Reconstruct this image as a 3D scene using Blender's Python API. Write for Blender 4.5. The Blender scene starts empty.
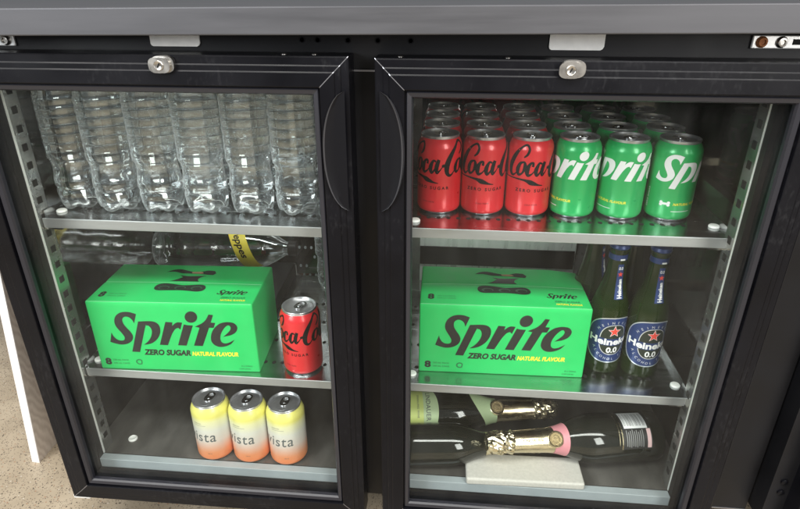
import bpy, bmesh, math, random
from mathutils import Vector, Matrix
random.seed(4)
S = 0.001                                    # everything below is written in millimetres
sc = bpy.context.scene
COL = sc.collection
PI = math.pi

# ------------------------------------------------------------------ materials
def mat(name, color=(.5, .5, .5), rough=.5, metal=0., **kw):
    m = bpy.data.materials.new(name); m.use_nodes = True
    b = m.node_tree.nodes['Principled BSDF']
    b.inputs['Base Color'].default_value = (*color, 1)
    b.inputs['Roughness'].default_value = rough
    b.inputs['Metallic'].default_value = metal
    for k, v in kw.items(): b.inputs[k.replace('_', ' ')].default_value = v
    return m
def nodes(m): return m.node_tree.nodes, m.node_tree.links, m.node_tree.nodes['Principled BSDF']
def noise_vary(m, scale=(8, 8, 8), amount=.25, rough_amount=.15, detail=6, bump=0., bump_dist=.0005):
    """break up a plain surface: blotches in colour and gloss, optional bump"""
    n, l, b = nodes(m)
    tc = n.new('ShaderNodeTexCoord'); mp = n.new('ShaderNodeMapping'); mp.inputs['Scale'].default_value = scale
    no = n.new('ShaderNodeTexNoise'); no.inputs['Scale'].default_value = 10; no.inputs['Detail'].default_value = detail
    l.new(tc.outputs['Object'], mp.inputs['Vector']); l.new(mp.outputs['Vector'], no.inputs['Vector'])
    base = tuple(b.inputs['Base Color'].default_value)
    r = n.new('ShaderNodeMapRange'); r.inputs['From Min'].default_value = .3; r.inputs['From Max'].default_value = .7
    r.inputs['To Min'].default_value = 1 - amount; r.inputs['To Max'].default_value = 1 + amount
    l.new(no.outputs['Fac'], r.inputs['Value'])
    mx = n.new('ShaderNodeVectorMath'); mx.operation = 'SCALE'; mx.inputs[0].default_value = base[:3]
    l.new(r.outputs['Result'], mx.inputs['Scale']); l.new(mx.outputs['Vector'], b.inputs['Base Color'])
    r2 = n.new('ShaderNodeMapRange'); ro = b.inputs['Roughness'].default_value
    r2.inputs['From Min'].default_value = .3; r2.inputs['From Max'].default_value = .7
    r2.inputs['To Min'].default_value = max(.02, ro - rough_amount); r2.inputs['To Max'].default_value = ro + rough_amount
    l.new(no.outputs['Fac'], r2.inputs['Value']); l.new(r2.outputs['Result'], b.inputs['Roughness'])
    if bump:
        bp = n.new('ShaderNodeBump'); bp.inputs['Strength'].default_value = bump; bp.inputs['Distance'].default_value = bump_dist
        l.new(no.outputs['Fac'], bp.inputs['Height']); l.new(bp.outputs['Normal'], b.inputs['Normal'])
    return m
M = {}
M['frame'] = noise_vary(mat('black_anodised', (.0042, .0042, .0058), .36, Specular_IOR_Level=.15), (1, 1, 1), .3, .1)
def wear(m, color=(.055, .055, .058), lo=.60, hi=.85, strength=.16):
    n, l, b = nodes(m)
    tc = n.new('ShaderNodeTexCoord'); mp = n.new('ShaderNodeMapping'); mp.inputs['Scale'].default_value = (1, 1, .45)
    a = n.new('ShaderNodeTexNoise'); a.inputs['Scale'].default_value = 210; a.inputs['Detail'].default_value = 4
    g = n.new('ShaderNodeTexNoise'); g.inputs['Scale'].default_value = 9; g.inputs['Detail'].default_value = 3
    l.new(tc.outputs['Object'], mp.inputs[0]); l.new(mp.outputs[0], a.inputs['Vector']); l.new(tc.outputs['Object'], g.inputs['Vector'])
    mu = n.new('ShaderNodeMath'); mu.operation = 'MULTIPLY'; l.new(a.outputs['Fac'], mu.inputs[0])
    r1 = n.new('ShaderNodeMapRange'); r1.inputs['From Min'].default_value = .35; r1.inputs['From Max'].default_value = .65; r1.inputs['To Min'].default_value = .8; r1.inputs['To Max'].default_value = 1.25
    l.new(g.outputs['Fac'], r1.inputs['Value']); l.new(r1.outputs[0], mu.inputs[1])
    r2 = n.new('ShaderNodeMapRange'); r2.inputs['From Min'].default_value = lo; r2.inputs['From Max'].default_value = hi; r2.inputs['To Max'].default_value = strength
    l.new(mu.outputs[0], r2.inputs['Value'])
    src = b.inputs['Base Color'].links[0].from_socket
    mx = n.new('ShaderNodeMixRGB'); mx.inputs[2].default_value = (*color, 1); l.new(r2.outputs[0], mx.inputs[0]); l.new(src, mx.inputs[1]); l.new(mx.outputs[0], b.inputs['Base Color'])
wear(M['frame'])
M['mitre'] = mat('worn_edge', (.30, .30, .32), .35, .8)
M['bead'] = mat('grey_bead', (.014, .014, .019), .38)
M['black'] = noise_vary(mat('black_plastic', (.008, .008, .0095), .45, Specular_IOR_Level=.25), (1, 1, 1), .3, .1)
M['handle'] = mat('handle_plastic', (.0045, .0045, .006), .42, Specular_IOR_Level=.16)
M['handle_lip'] = mat('handle_lip', (.030, .030, .034), .28)  # lighter than the pull: the lip's highlight is put into its colour
M['steel'] = noise_vary(mat('brushed_steel', (.30, .30, .32), .36, .85), (.4, 6, 6), .08, .06)
M['counter'] = noise_vary(mat('bench_steel', (.085, .085, .092), .5, .6), (.6, 8, 8), .12, .07)
M['shelf'] = noise_vary(mat('shelf_steel', (.49, .50, .51), .22, 1.), (1, 6, 1), .12, .07)
M['liner'] = noise_vary(mat('liner_steel', (.29, .29, .285), .075, 1.), (.6, 6, 6), .12, .03)
M['floor_liner'] = noise_vary(mat('liner_floor', (.135, .128, .118), .40, .5), (3, 1.2, 3), .30, .10, detail=10)
M['lip'] = noise_vary(mat('shelf_lip', (.36, .37, .38), .34, .55), (1, 6, 6), .10, .06)
M['rail'] = noise_vary(mat('rail_steel', (.50, .51, .50), .24, .9), (3, 3, 3), .12, .06)
M['rail_edge'] = mat('rail_edge', (.80, .82, .80), .4, .3)  # near-white strip, so the bright line along the corner is in its colour
M['galv'] = noise_vary(mat('perforated_steel', (.50, .52, .50), .30, .4), (6, .5, .8), .16, .06)
M['sill'] = noise_vary(mat('sill_strip', (.30, .335, .35), .45), (3, 3, 3), .06, .08)
M['chrome'] = noise_vary(mat('chrome', (.50, .48, .45), .30, 1.), (9, 9, 9), .10, .05)
M['bracket'] = noise_vary(mat('zinc_bracket', (.66, .66, .65), .34, .6), (8, 8, 8), .06, .05)
M['rust'] = noise_vary(mat('rusty_bolt', (.33, .13, .05), .7, .4), (60, 60, 60), .5, .1)
M['hole'] = mat('dark_hole', (.004, .004, .004), .8)
M['white_plastic'] = mat('white_plastic', (.80, .80, .77), .35)
M['plate'] = noise_vary(mat('white_plate', (.86, .85, .82), .45), (10, 10, 10), .06, .1)
M['red'] = noise_vary(mat('cola_red', (.68, .020, .028), .30, .12, Coat_Weight=.3, Coat_Roughness=.12), (5, 5, 5), .04, .03)
M['green'] = noise_vary(mat('soda_green', (.020, .41, .11), .30, .15, Coat_Weight=.3, Coat_Roughness=.12), (5, 5, 5), .04, .03)
M['alu'] = noise_vary(mat('can_aluminium', (.72, .72, .73), .2, 1.), (20, 20, 20), .06, .05)
M['lid'] = noise_vary(mat('lid_aluminium', (.56, .56, .58), .36, .9), (20, 20, 20), .06, .05)
M['ink'] = mat('black_ink', (.006, .005, .005), .42, Specular_IOR_Level=.2)
M['carton'] = noise_vary(mat('carton_green', (.014, .50, .115), .55), (4, 4, 4), .05, .05, bump=.12, bump_dist=.001)
M['carton_ink'] = mat('carton_ink', (.013, .013, .012), .55)
M['carton_dark'] = mat('carton_fine_ink', (.01, .17, .05), .5)
M['can_in_hole'] = mat('can_in_hole', (.010, .06, .028), .4)
M['carton_edge'] = mat('carton_crease', (.35, .82, .47), .55)
M['carton_hole'] = mat('carton_hole', (.004, .012, .007), .7)
M['yellow'] = mat('yellow_ink', (.80, .72, .04), .45)
M['white'] = mat('white_ink', (.80, .80, .80), .38)
M['kraft'] = mat('kraft_board', (.42, .26, .14), .8)
M['gold'] = noise_vary(mat('gold_foil', (.68, .59, .40), .27, 1.), (6, 6, 2.5), .08, .06, detail=2, bump=.35, bump_dist=.003)
M['gold_crumple'] = noise_vary(mat('crumpled_foil', (.74, .65, .45), .24, 1.), (7, 7, 7), .12, .06, detail=2, bump=.7, bump_dist=.006)
M['medal'] = noise_vary(mat('medallion', (.12, .09, .05), .35, .8), (90, 90, 90), .5, .08, bump=.6, bump_dist=.002)
M['bronze'] = noise_vary(mat('bronze_print', (.42, .32, .17), .4, .8), (70, 70, 70), .6, .08, bump=.8, bump_dist=.002)
M['wine'] = mat('dark_wine_glass', (.010, .011, .008), .07, 0., Specular_IOR_Level=.6)
M['lime'] = mat('lime_label', (.62, .72, .22), .5)
M['mint'] = mat('mint_label', (.52, .66, .38), .5)
M['pink'] = mat('pink_label', (.58, .23, .26), .5)
M['palepink'] = mat('pale_pink_label', (.75, .52, .52), .5)
M['blacklabel'] = mat('black_label', (.02, .02, .02), .4)
M['greytext'] = mat('grey_print', (.28, .28, .28), .5)
M['blue'] = mat('label_blue', (.016, .040, .15), .35, .2)
M['silver'] = mat('label_silver', (.68, .70, .74), .3, .6)
M['star'] = mat('star_red', (.70, .06, .04), .4)
M['labelgreen'] = mat('label_dark', (.012, .020, .012), .4)
M['slab'] = noise_vary(mat('stone_block', (.50, .48, .44), .6), (25, 25, 25), .07, .08, bump=.1)
M['pet_label'] = mat('yellow_wrap', (.68, .55, .05), .45)
M['cap_white'] = mat('cap_white', (.75, .77, .80), .4)
M['board_edge'] = noise_vary(mat('board_edge', (.74, .71, .68), .55), (12, 12, 12), .07, .05)
M['vista_ink'] = mat('grey_ink', (.10, .11, .11), .4)

def glassy(name, color, ior, rough=0., bump=0., scale=60):
    m = bpy.data.materials.new(name); m.use_nodes = True
    n, l = m.node_tree.nodes, m.node_tree.links
    n.clear(); o = n.new('ShaderNodeOutputMaterial'); g = n.new('ShaderNodeBsdfGlass')
    g.inputs['Color'].default_value = (*color, 1); g.inputs['IOR'].default_value = ior; g.inputs['Roughness'].default_value = rough
    l.new(g.outputs[0], o.inputs[0])
    if bump:
        tc = n.new('ShaderNodeTexCoord'); no = n.new('ShaderNodeTexNoise'); no.inputs['Scale'].default_value = scale; no.inputs['Detail'].default_value = 2
        bp = n.new('ShaderNodeBump'); bp.inputs['Strength'].default_value = bump; bp.inputs['Distance'].default_value = .004
        l.new(tc.outputs['Object'], no.inputs['Vector']); l.new(no.outputs['Fac'], bp.inputs['Height']); l.new(bp.outputs[0], g.inputs['Normal'])
    return m
M['water'] = glassy('water_bottle', (.985, .995, .995), 1.34, 0., .05, 30)
def film(m, clear, shine, edge=.7):
    n, l = m.node_tree.nodes, m.node_tree.links
    g = next(x for x in n if x.type == 'BSDF_GLASS'); o = next(x for x in n if x.type == 'OUTPUT_MATERIAL')
    t = n.new('ShaderNodeBsdfTransparent'); t.inputs[0].default_value = (.97, .985, .985, 1)
    s = n.new('ShaderNodeBsdfGlossy'); s.inputs['Roughness'].default_value = .06; s.inputs['Color'].default_value = (.95, .98, 1, 1)
    a = n.new('ShaderNodeMixShader'); b = n.new('ShaderNodeMixShader'); a.inputs[0].default_value = clear; b.inputs[0].default_value = shine
    bp = [x for x in n if x.type == 'BUMP']
    if bp: l.new(bp[0].outputs[0], s.inputs['Normal'])
    l.new(g.outputs[0], a.inputs[1]); l.new(t.outputs[0], a.inputs[2]); l.new(a.outputs[0], b.inputs[1]); l.new(s.outputs[0], b.inputs[2])
    # whitish diffuse mixed in edge-on, painting the bright outlines of refracted light
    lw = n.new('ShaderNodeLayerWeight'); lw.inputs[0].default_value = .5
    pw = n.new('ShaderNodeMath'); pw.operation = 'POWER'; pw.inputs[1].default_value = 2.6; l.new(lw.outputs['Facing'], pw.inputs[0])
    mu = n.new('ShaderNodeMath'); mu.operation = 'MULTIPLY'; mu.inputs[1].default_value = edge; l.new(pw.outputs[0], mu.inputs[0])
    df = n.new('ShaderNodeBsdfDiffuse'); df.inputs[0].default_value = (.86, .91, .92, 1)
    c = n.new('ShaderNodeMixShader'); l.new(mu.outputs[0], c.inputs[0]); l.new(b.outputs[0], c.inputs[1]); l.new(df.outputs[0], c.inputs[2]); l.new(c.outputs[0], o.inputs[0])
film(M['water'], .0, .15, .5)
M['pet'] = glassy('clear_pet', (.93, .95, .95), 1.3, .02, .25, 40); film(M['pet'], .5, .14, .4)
M['beer'] = mat('green_beer_glass', (.013, .030, .003), .03, 0., IOR=1.45, Transmission_Weight=.4, Specular_IOR_Level=.35)

def pane_material():
    m = bpy.data.materials.new('door_glass'); m.use_nodes = True
    n, l = m.node_tree.nodes, m.node_tree.links
    n.clear(); o = n.new('ShaderNodeOutputMaterial')
    t = n.new('ShaderNodeBsdfTransparent'); t.inputs[0].default_value = (.965, .98, .97, 1)
    g = n.new('ShaderNodeBsdfGlossy'); g.inputs['Roughness'].default_value = .015
    d = n.new('ShaderNodeBsdfDiffuse'); d.inputs[0].default_value = (.8, .8, .78, 1)
    # Schlick reflectance, the same from both sides of the thin pane
    lw = n.new('ShaderNodeLayerWeight'); lw.inputs[0].default_value = .5
    pw = n.new('ShaderNodeMath'); pw.operation = 'POWER'; pw.inputs[1].default_value = 5; l.new(lw.outputs['Facing'], pw.inputs[0])
    f = n.new('ShaderNodeMath'); f.operation = 'MULTIPLY_ADD'; f.inputs[1].default_value = .96; f.inputs[2].default_value = .012; l.new(pw.outputs[0], f.inputs[0])
    a = n.new('ShaderNodeMixShader'); b = n.new('ShaderNodeMixShader')
    # smears and dust on the pane; the whitish layer also paints in milky reflection haze
    tc = n.new('ShaderNodeTexCoord'); mp = n.new('ShaderNodeMapping'); mp.inputs['Scale'].default_value = (14, 1, 3)
    no = n.new('ShaderNodeTexNoise'); no.inputs['Scale'].default_value = 2; no.inputs['Detail'].default_value = 5
    r = n.new('ShaderNodeMapRange'); r.inputs['From Min'].default_value = .35; r.inputs['From Max'].default_value = .75
    r.inputs['To Min'].default_value = .0005; r.inputs['To Max'].default_value = .007
    l.new(tc.outputs['Object'], mp.inputs['Vector']); l.new(mp.outputs[0], no.inputs['Vector']); l.new(no.outputs['Fac'], r.inputs['Value'])
    l.new(r.outputs[0], b.inputs[0])
    l.new(f.outputs[0], a.inputs[0]); l.new(t.outputs[0], a.inputs[1]); l.new(g.outputs[0], a.inputs[2])
    l.new(a.outputs[0], b.inputs[1]); l.new(d.outputs[0], b.inputs[2]); l.new(b.outputs[0], o.inputs[0])
    return m
M['pane'] = pane_material()

def terrazzo():
    m = mat('terrazzo', (.42, .36, .28), .42)
    n, l, b = nodes(m)
    tc = n.new('ShaderNodeTexCoord')
    base = n.new('ShaderNodeTexNoise'); base.inputs['Scale'].default_value = 14; base.inputs['Detail'].default_value = 8
    cr = n.new('ShaderNodeValToRGB'); cr.color_ramp.elements[0].color = (.33, .265, .185, 1); cr.color_ramp.elements[1].color = (.47, .39, .285, 1)
    cr.color_ramp.elements[0].position = .3; cr.color_ramp.elements[1].position = .7
    l.new(tc.outputs['Object'], base.inputs['Vector']); l.new(base.outputs['Fac'], cr.inputs[0])
    last = cr.outputs[0]
    for s, thr, c in ((150, .22, (.07, .055, .04, 1)), (230, .25, (.13, .10, .075, 1)), (90, .12, (.56, .50, .42, 1)), (330, .28, (.09, .07, .055, 1)), (120, .16, (.30, .16, .09, 1))):
        v = n.new('ShaderNodeTexVoronoi'); v.inputs['Scale'].default_value = s
        nz = n.new('ShaderNodeTexNoise'); nz.inputs['Scale'].default_value = s * .8
        add = n.new('ShaderNodeMixRGB'); add.inputs[0].default_value = .02
        l.new(tc.outputs['Object'], add.inputs[1]); l.new(nz.outputs['Color'], add.inputs[2]); l.new(add.outputs[0], v.inputs['Vector'])
        lt = n.new('ShaderNodeMath'); lt.operation = 'LESS_THAN'; lt.inputs[1].default_value = thr
        l.new(v.outputs['Distance'], lt.inputs[0])
        pick = n.new('ShaderNodeSeparateColor'); l.new(v.outputs['Color'], pick.inputs[0])
        g2 = n.new('ShaderNodeMath'); g2.operation = 'GREATER_THAN'; g2.inputs[1].default_value = .55; l.new(pick.outputs[0], g2.inputs[0])
        mu = n.new('ShaderNodeMath'); mu.operation = 'MULTIPLY'; l.new(lt.outputs[0], mu.inputs[0]); l.new(g2.outputs[0], mu.inputs[1])
        mx = n.new('ShaderNodeMixRGB'); mx.inputs[2].default_value = c; l.new(mu.outputs[0], mx.inputs[0]); l.new(last, mx.inputs[1]); last = mx.outputs[0]
    l.new(last, b.inputs['Base Color'])
    return m
M['terrazzo'] = terrazzo()

def vista_paint():
    m = mat('pastel_can', (.8, .8, .8), .33, .15)
    n, l, b = nodes(m)
    tc = n.new('ShaderNodeTexCoord'); sp = n.new('ShaderNodeSeparateXYZ'); l.new(tc.outputs['Object'], sp.inputs[0])
    r = n.new('ShaderNodeMapRange'); r.inputs['From Min'].default_value = 10 * S; r.inputs['From Max'].default_value = 112 * S
    l.new(sp.outputs['Z'], r.inputs['Value'])
    cr = n.new('ShaderNodeValToRGB'); e = cr.color_ramp.elements
    e[0].position = 0; e[0].color = (.78, .24, .09, 1); e[1].position = 1; e[1].color = (.72, .68, .18, 1)
    for p_, c in ((.12, (.78, .30, .14, 1)), (.36, (.66, .58, .52, 1)), (.58, (.64, .64, .58, 1)), (.76, (.72, .71, .42, 1)), (.85, (.74, .70, .19, 1))):
        x = e.new(p_); x.color = c
    l.new(r.outputs[0], cr.inputs[0]); l.new(cr.outputs[0], b.inputs['Base Color'])
    return m
M['pastel'] = vista_paint()

def board_face():
    m = mat('woodgrain_board', (.33, .26, .21), .55)
    n, l, b = nodes(m)
    tc = n.new('ShaderNodeTexCoord'); mp = n.new('ShaderNodeMapping'); mp.inputs['Scale'].default_value = (1, 1.2, .5)
    mp.inputs['Rotation'].default_value = (.6, 0, 0)
    w = n.new('ShaderNodeTexWave'); w.inputs['Scale'].default_value = 28; w.inputs['Distortion'].default_value = 9; w.inputs['Detail'].default_value = 3; w.bands_direction = 'Z'
    cr = n.new('ShaderNodeValToRGB'); cr.color_ramp.elements[0].color = (.47, .40, .34, 1); cr.color_ramp.elements[1].color = (.58, .51, .44, 1)
    l.new(tc.outputs['Object'], mp.inputs[0]); l.new(mp.outputs[0], w.inputs['Vector']); l.new(w.outputs['Fac'], cr.inputs[0]); l.new(cr.outputs[0], b.inputs['Base Color'])
    return m
M['board_face'] = board_face()

# ------------------------------------------------------------------ mesh helpers
class MB:
    """collects shapes (in mm) and links them as ONE mesh object"""
    def __init__(self): self.v = []; self.f = []; self.m = []; self.sm = []
    def add(self, verts, faces, mi=0, smooth=False):
        o = len(self.v); self.v += [tuple(p) for p in verts]
        for f in faces: self.f.append([i + o for i in f]); self.m.append(mi); self.sm.append(smooth)
    def box(self, x0, x1, y0, y1, z0, z1, mi=0, bev=0.):
        if bev <= 0:
            v = [(x, y, z) for z in (z0, z1) for y in (y0, y1) for x in (x0, x1)]
            self.add(v, [(0, 2, 3, 1), (4, 5, 7, 6), (0, 1, 5, 4), (2, 6, 7, 3), (0, 4, 6, 2), (1, 3, 7, 5)], mi); return
        bm = bmesh.new(); bmesh.ops.create_cube(bm, size=1)
        for v in bm.verts: v.co = ((x0 + x1) / 2 + v.co.x * (x1 - x0), (y0 + y1) / 2 + v.co.y * (y1 - y0), (z0 + z1) / 2 + v.co.z * (z1 - z0))
        bmesh.ops.bevel(bm, geom=list(bm.edges), offset=bev, segments=3, affect='EDGES', profile=.5)
        self.bm(bm, mi, False)
    def bm(self, bm, mi=0, smooth=False):
        bm.verts.index_update()
        self.add([v.co[:] for v in bm.verts], [[v.index for v in f.verts] for f in bm.faces], mi, smooth); bm.free()
    def lathe(self, prof, seg=48, mi=0, smooth=True, axis=None, close=True):
        """prof: (r, z) list, bottom to top"""
        o = len(self.v); n = len(prof)
        for r, z in prof:
            for k in range(seg):
                a = 2 * PI * k / seg; self.v.append((r * math.cos(a), r * math.sin(a), z))
        for i in range(n - 1):
            for k in range(seg):
                k2 = (k + 1) % seg
                self.f.append([o + i * seg + k, o + i * seg + k2, o + (i + 1) * seg + k2, o + (i + 1) * seg + k]); self.m.append(mi); self.sm.append(smooth)
        if close:
            if prof[0][0] > .01: self.f.append([o + k for k in reversed(range(seg))]); self.m.append(mi); self.sm.append(False)
            if prof[-1][0] > .01: self.f.append([o + (n - 1) * seg + k for k in range(seg)]); self.m.append(mi); self.sm.append(False)
    def prism(self, pts, fn, depth0, depth1, mi=0):
        """2-D outline pts extruded between two depths; fn(u, v, d) -> xyz"""
        n = len(pts)
        v = [fn(u, w, depth0) for u, w in pts] + [fn(u, w, depth1) for u, w in pts]
        f = [list(range(n)), [n + i for i in reversed(range(n))]]
        f += [[i, i + n, (i + 1) % n + n, (i + 1) % n] for i in range(n)]
        self.add(v, f, mi)
    def build(self, name, mats, parent=None, loc=None, rot=None, sharp=35):
        me = bpy.data.meshes.new(name)
        me.from_pydata([(x * S, y * S, z * S) for x, y, z in self.v], [], self.f)
        for m in (mats if isinstance(mats, (list, tuple)) else [mats]): me.materials.append(m)
        for p_, mi, s in zip(me.polygons, self.m, self.sm): p_.material_index = mi; p_.use_smooth = s
        me.validate(); 
        bm = bmesh.new(); bm.from_mesh(me); bmesh.ops.remove_doubles(bm, verts=bm.verts, dist=1e-7)
        bmesh.ops.recalc_face_normals(bm, faces=bm.faces)
        bm.to_mesh(me); bm.free()
        if any(self.sm):
            try: me.set_sharp_from_angle(angle=math.radians(sharp))
            except Exception: pass
        o = bpy.data.objects.new(name, me); COL.objects.link(o)
        if parent is not None: o.parent = parent
        if loc: o.location = Vector(loc) * S
        if rot: o.rotation_euler = rot
        return o

def tag(o, label=None, cat=None, group=None, kind=None):
    if label: o['label'] = label
    if cat: o['category'] = cat
    if group: o['group'] = group
    if kind: o['kind'] = kind
    return o
def thing(name, label, cat, loc=(0, 0, 0), rot=(0, 0, 0), group=None):
    o = bpy.data.objects.new(name, None); COL.objects.link(o)
    o.location = Vector(loc) * S; o.rotation_euler = rot; o.empty_display_size = .02
    return tag(o, label, cat, group)
def dup(root, loc, rotz=None, label=None, group=None):
    c = root.copy(); COL.objects.link(c); c.location = Vector(loc) * S
    if rotz is not None: c.rotation_euler = (0, 0, rotz)
    if label: c['label'] = label
    if group: c['group'] = group
    for ch in list(root.children):
        d = ch.copy(); COL.objects.link(d); d.parent = c
        for g in list(ch.children):
            e = g.copy(); COL.objects.link(e); e.parent = d
    return c

# ------------------------------------------------------------------ lettering: flat shapes (u right, v up, mm) laid on a plane or wrapped on a can
def smooth_outline(pts, corner=52, sub=5):
    n = len(pts); P_ = [Vector(p) for p in pts]; out = []; iscorner = []
    for i in range(n):
        a = (P_[i] - P_[i - 1]); b = (P_[(i + 1) % n] - P_[i])
        iscorner.append(a.length > 0 and b.length > 0 and abs(a.angle_signed(b)) > math.radians(corner))
    for i in range(n):
        p0, p1, p2, p3 = P_[i - 1], P_[i], P_[(i + 1) % n], P_[(i + 2) % n]
        if iscorner[i]: p0 = p1 - (p2 - p1)
        if iscorner[(i + 1) % n]: p3 = p2 + (p2 - p1)
        for k in range(sub):
            t = k / sub
            out.append(tuple(.5 * ((2 * p1) + (p2 - p0) * t + (2 * p0 - 5 * p1 + 4 * p2 - p3) * t * t + (3 * p1 - p0 - 3 * p2 + p3) * t ** 3)))
    return out
def poly_shape(pts):
    """triangulated outline -> (verts2d, faces)"""
    bm = bmesh.new(); vs = [bm.verts.new((p[0], p[1], 0)) for p in pts]; f = bm.faces.new(vs)
    bmesh.ops.triangulate(bm, faces=[f]); bm.verts.index_update()
    r = ([v.co.xy[:] for v in bm.verts], [[v.index for v in f.verts] for f in bm.faces]); bm.free(); return r
def stroke_shape(pts, sub=6):
    P_ = [Vector(p) for p in pts]; n = len(P_); s = []
    for i in range(n - 1):
        p0, p1, p2, p3 = P_[max(i - 1, 0)], P_[i], P_[i + 1], P_[min(i + 2, n - 1)]
        for k in range(sub):
            t = k / sub
            s.append(.5 * ((2 * p1) + (p2 - p0) * t + (2 * p0 - 5 * p1 + 4 * p2 - p3) * t * t + (3 * p1 - p0 - 3 * p2 + p3) * t ** 3))
    s.append(P_[-1]); v = []
    for i, p in enumerate(s):
        d = (s[min(i + 1, len(s) - 1)].xy - s[max(i - 1, 0)].xy)
        d = d.normalized() if d.length > 1e-6 else Vector((1, 0)); nn = Vector((-d.y, d.x)) * max(p.z, .01) / 2
        v += [tuple(p.xy + nn), tuple(p.xy - nn)]
    return v, [[2 * i, 2 * i + 1, 2 * i + 3, 2 * i + 2] for i in range(len(s) - 1)]
def text_shape(body, size, bold=0., shear=0., space=1., align='LEFT'):
    cu = bpy.data.curves.new('lettering_source', 'FONT'); cu.body = body; cu.size = size; cu.offset = bold; cu.shear = shear
    cu.space_character = space; cu.align_x = align; cu.resolution_u = 3; cu.fill_mode = 'FRONT'
    o = bpy.data.objects.new('lettering_source', cu); COL.objects.link(o)
    dg = bpy.context.evaluated_depsgraph_get(); ev = o.evaluated_get(dg); me = ev.to_mesh()
    r = ([v.co.xy[:] for v in me.vertices], [list(p.vertices) for p in me.polygons]); ev.to_mesh_clear()
    bpy.data.objects.remove(o); bpy.data.curves.remove(cu); return r
def xform(sh, su=1., du=0., dv=0., sv=None, rot=0.):
    sv = su if sv is None else sv; c, s = math.cos(rot), math.sin(rot)
    return ([((x * su) * c - (y * sv) * s + du, (x * su) * s + (y * sv) * c + dv) for x, y in sh[0]], sh[1])
def bounds(sh):
    xs = [p[0] for p in sh[0]]; ys = [p[1] for p in sh[0]]; return min(xs), max(xs), min(ys), max(ys)
def fit(sh, u0, u1, v0, v1=None):
    a, b, c, d = bounds(sh); k = (u1 - u0) / (b - a); kv = k if v1 is None else (v1 - v0) / (d - c)
    return ([((x - a) * k + u0, (y - c) * kv + v0) for x, y in sh[0]], sh[1])
def cut(sh, step=3.5, axis=0):
    """slice a flat shape into narrow strips so it can bend round a cylinder"""
    bm = bmesh.new(); vs = [bm.verts.new((x, y, 0)) for x, y in sh[0]]
    for f in sh[1]:
        try: bm.faces.new([vs[i] for i in f])
        except ValueError: pass
    xs = [v.co[axis] for v in bm.verts]; k = math.ceil(min(xs) / step)
    no = (1, 0, 0) if axis == 0 else (0, 1, 0)
    while k * step < max(xs):
        co = (k * step, 0, 0) if axis == 0 else (0, k * step, 0)
        bmesh.ops.bisect_plane(bm, geom=bm.verts[:] + bm.edges[:] + bm.faces[:], dist=1e-5, plane_co=co, plane_no=no); k += 1
    bm.verts.index_update(); r = ([v.co.xy[:] for v in bm.verts], [[v.index for v in f.verts] for f in bm.faces]); bm.free(); return r
def wrap(mb, sh, rad, th0=0., mi=0, lift=.12, rfun=None):
    """lay a shape on a standing cylinder; u = arc length from the front (-y), v = height"""
    c = cut(sh); vs = []
    for u, v in c[0]:
        a = th0 + u / rad; r = (rfun(v) if rfun else rad) + lift
        vs.append((r * math.sin(a), -r * math.cos(a), v))
    mb.add(vs, c[1], mi, True)
def ring_shape(pts_out, pts_in):
    n = len(pts_out); return (list(pts_out) + list(pts_in), [[i, (i + 1) % n, n + (i + 1) % n, n + i] for i in range(n)])
def oval(cx, cy, rx, ry, n=40, p=2.):
    o = []
    for k in range(n):
        a = 2 * PI * k / n; c, s = math.cos(a), math.sin(a)
        o.append((cx + rx * math.copysign(abs(c) ** (2 / p), c), cy + ry * math.copysign(abs(s) ** (2 / p), s)))
    return o

# the lemon-lime logotype, outlines in its own units
def lemonlime():
    K = .036; X2 = 601.7
    S_ = [(360, 97), (322, 183), (309, 150), (286, 127), (255, 118), (226, 128), (212, 152), (217, 188), (240, 225), (268, 262), (282, 300), (270, 337), (240, 363), (195, 380), (140, 384), (88, 373), (40, 357), (75, 265), (85, 297), (106, 326), (135, 342), (165, 345), (188, 336), (195, 310), (178, 275), (150, 235), (132, 200), (130, 163), (146, 123), (180, 93), (230, 76), (290, 76), (335, 88)]
    p_ = [(365, 165), (470, 163), (522, 170), (556, 192), (568, 232), (556, 282), (520, 332), (470, 367), (420, 383), (372, 388), (425, 352), (462, 308), (480, 262), (476, 228), (458, 205), (438, 204), (425, 215), (316, 460), (238, 455)]
    r_ = [(30, 172), (98, 178), (88, 212), (120, 188), (150, 178), (192, 182), (163, 248), (145, 230), (115, 240), (85, 272), (65, 300), (10, 395), (-70, 390)]
    i_ = [(205, 198), (240, 206), (292, 210), (195, 402), (110, 397)]
    dot = [(287 + 61 * math.cos(a) - 6 * math.sin(a), 132 + 52 * math.sin(a)) for a in [2 * PI * k / 14 for k in range(14)]]
    t_ = [(460, 112), (503, 117), (470, 186), (513, 190), (490, 236), (446, 234), (355, 408), (268, 403), (353, 232), (308, 222), (345, 207), (385, 190), (425, 160)]
    e_ = [(640, 185), (690, 195), (718, 225), (715, 258), (690, 288), (640, 310), (570, 322), (612, 292), (645, 262), (655, 236), (645, 217), (622, 218), (588, 245), (555, 290), (540, 335), (546, 370), (572, 386), (610, 382), (650, 366), (677, 352), (640, 390), (590, 412), (530, 420), (480, 405), (450, 370), (448, 330), (465, 280), (500, 235), (550, 200), (598, 187)]
    parts = [S_, p_] + [[(x + X2, y) for x, y in q] for q in (r_, i_, dot, t_, e_)]
    out = []
    for q in parts:
        q = [((x - 40) / 1280, -(y - K * (x - 40) - 378) / 1280 * 1.195) for x, y in q]
        out.append(poly_shape(smooth_outline(q)))
    v = []; f = []
    for sh in out:
        o = len(v); v += sh[0]; f += [[i + o for i in q] for q in sh[1]]
    return v, f                                   # 1 unit wide, baseline at v = 0
LEMON = lemonlime()
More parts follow.
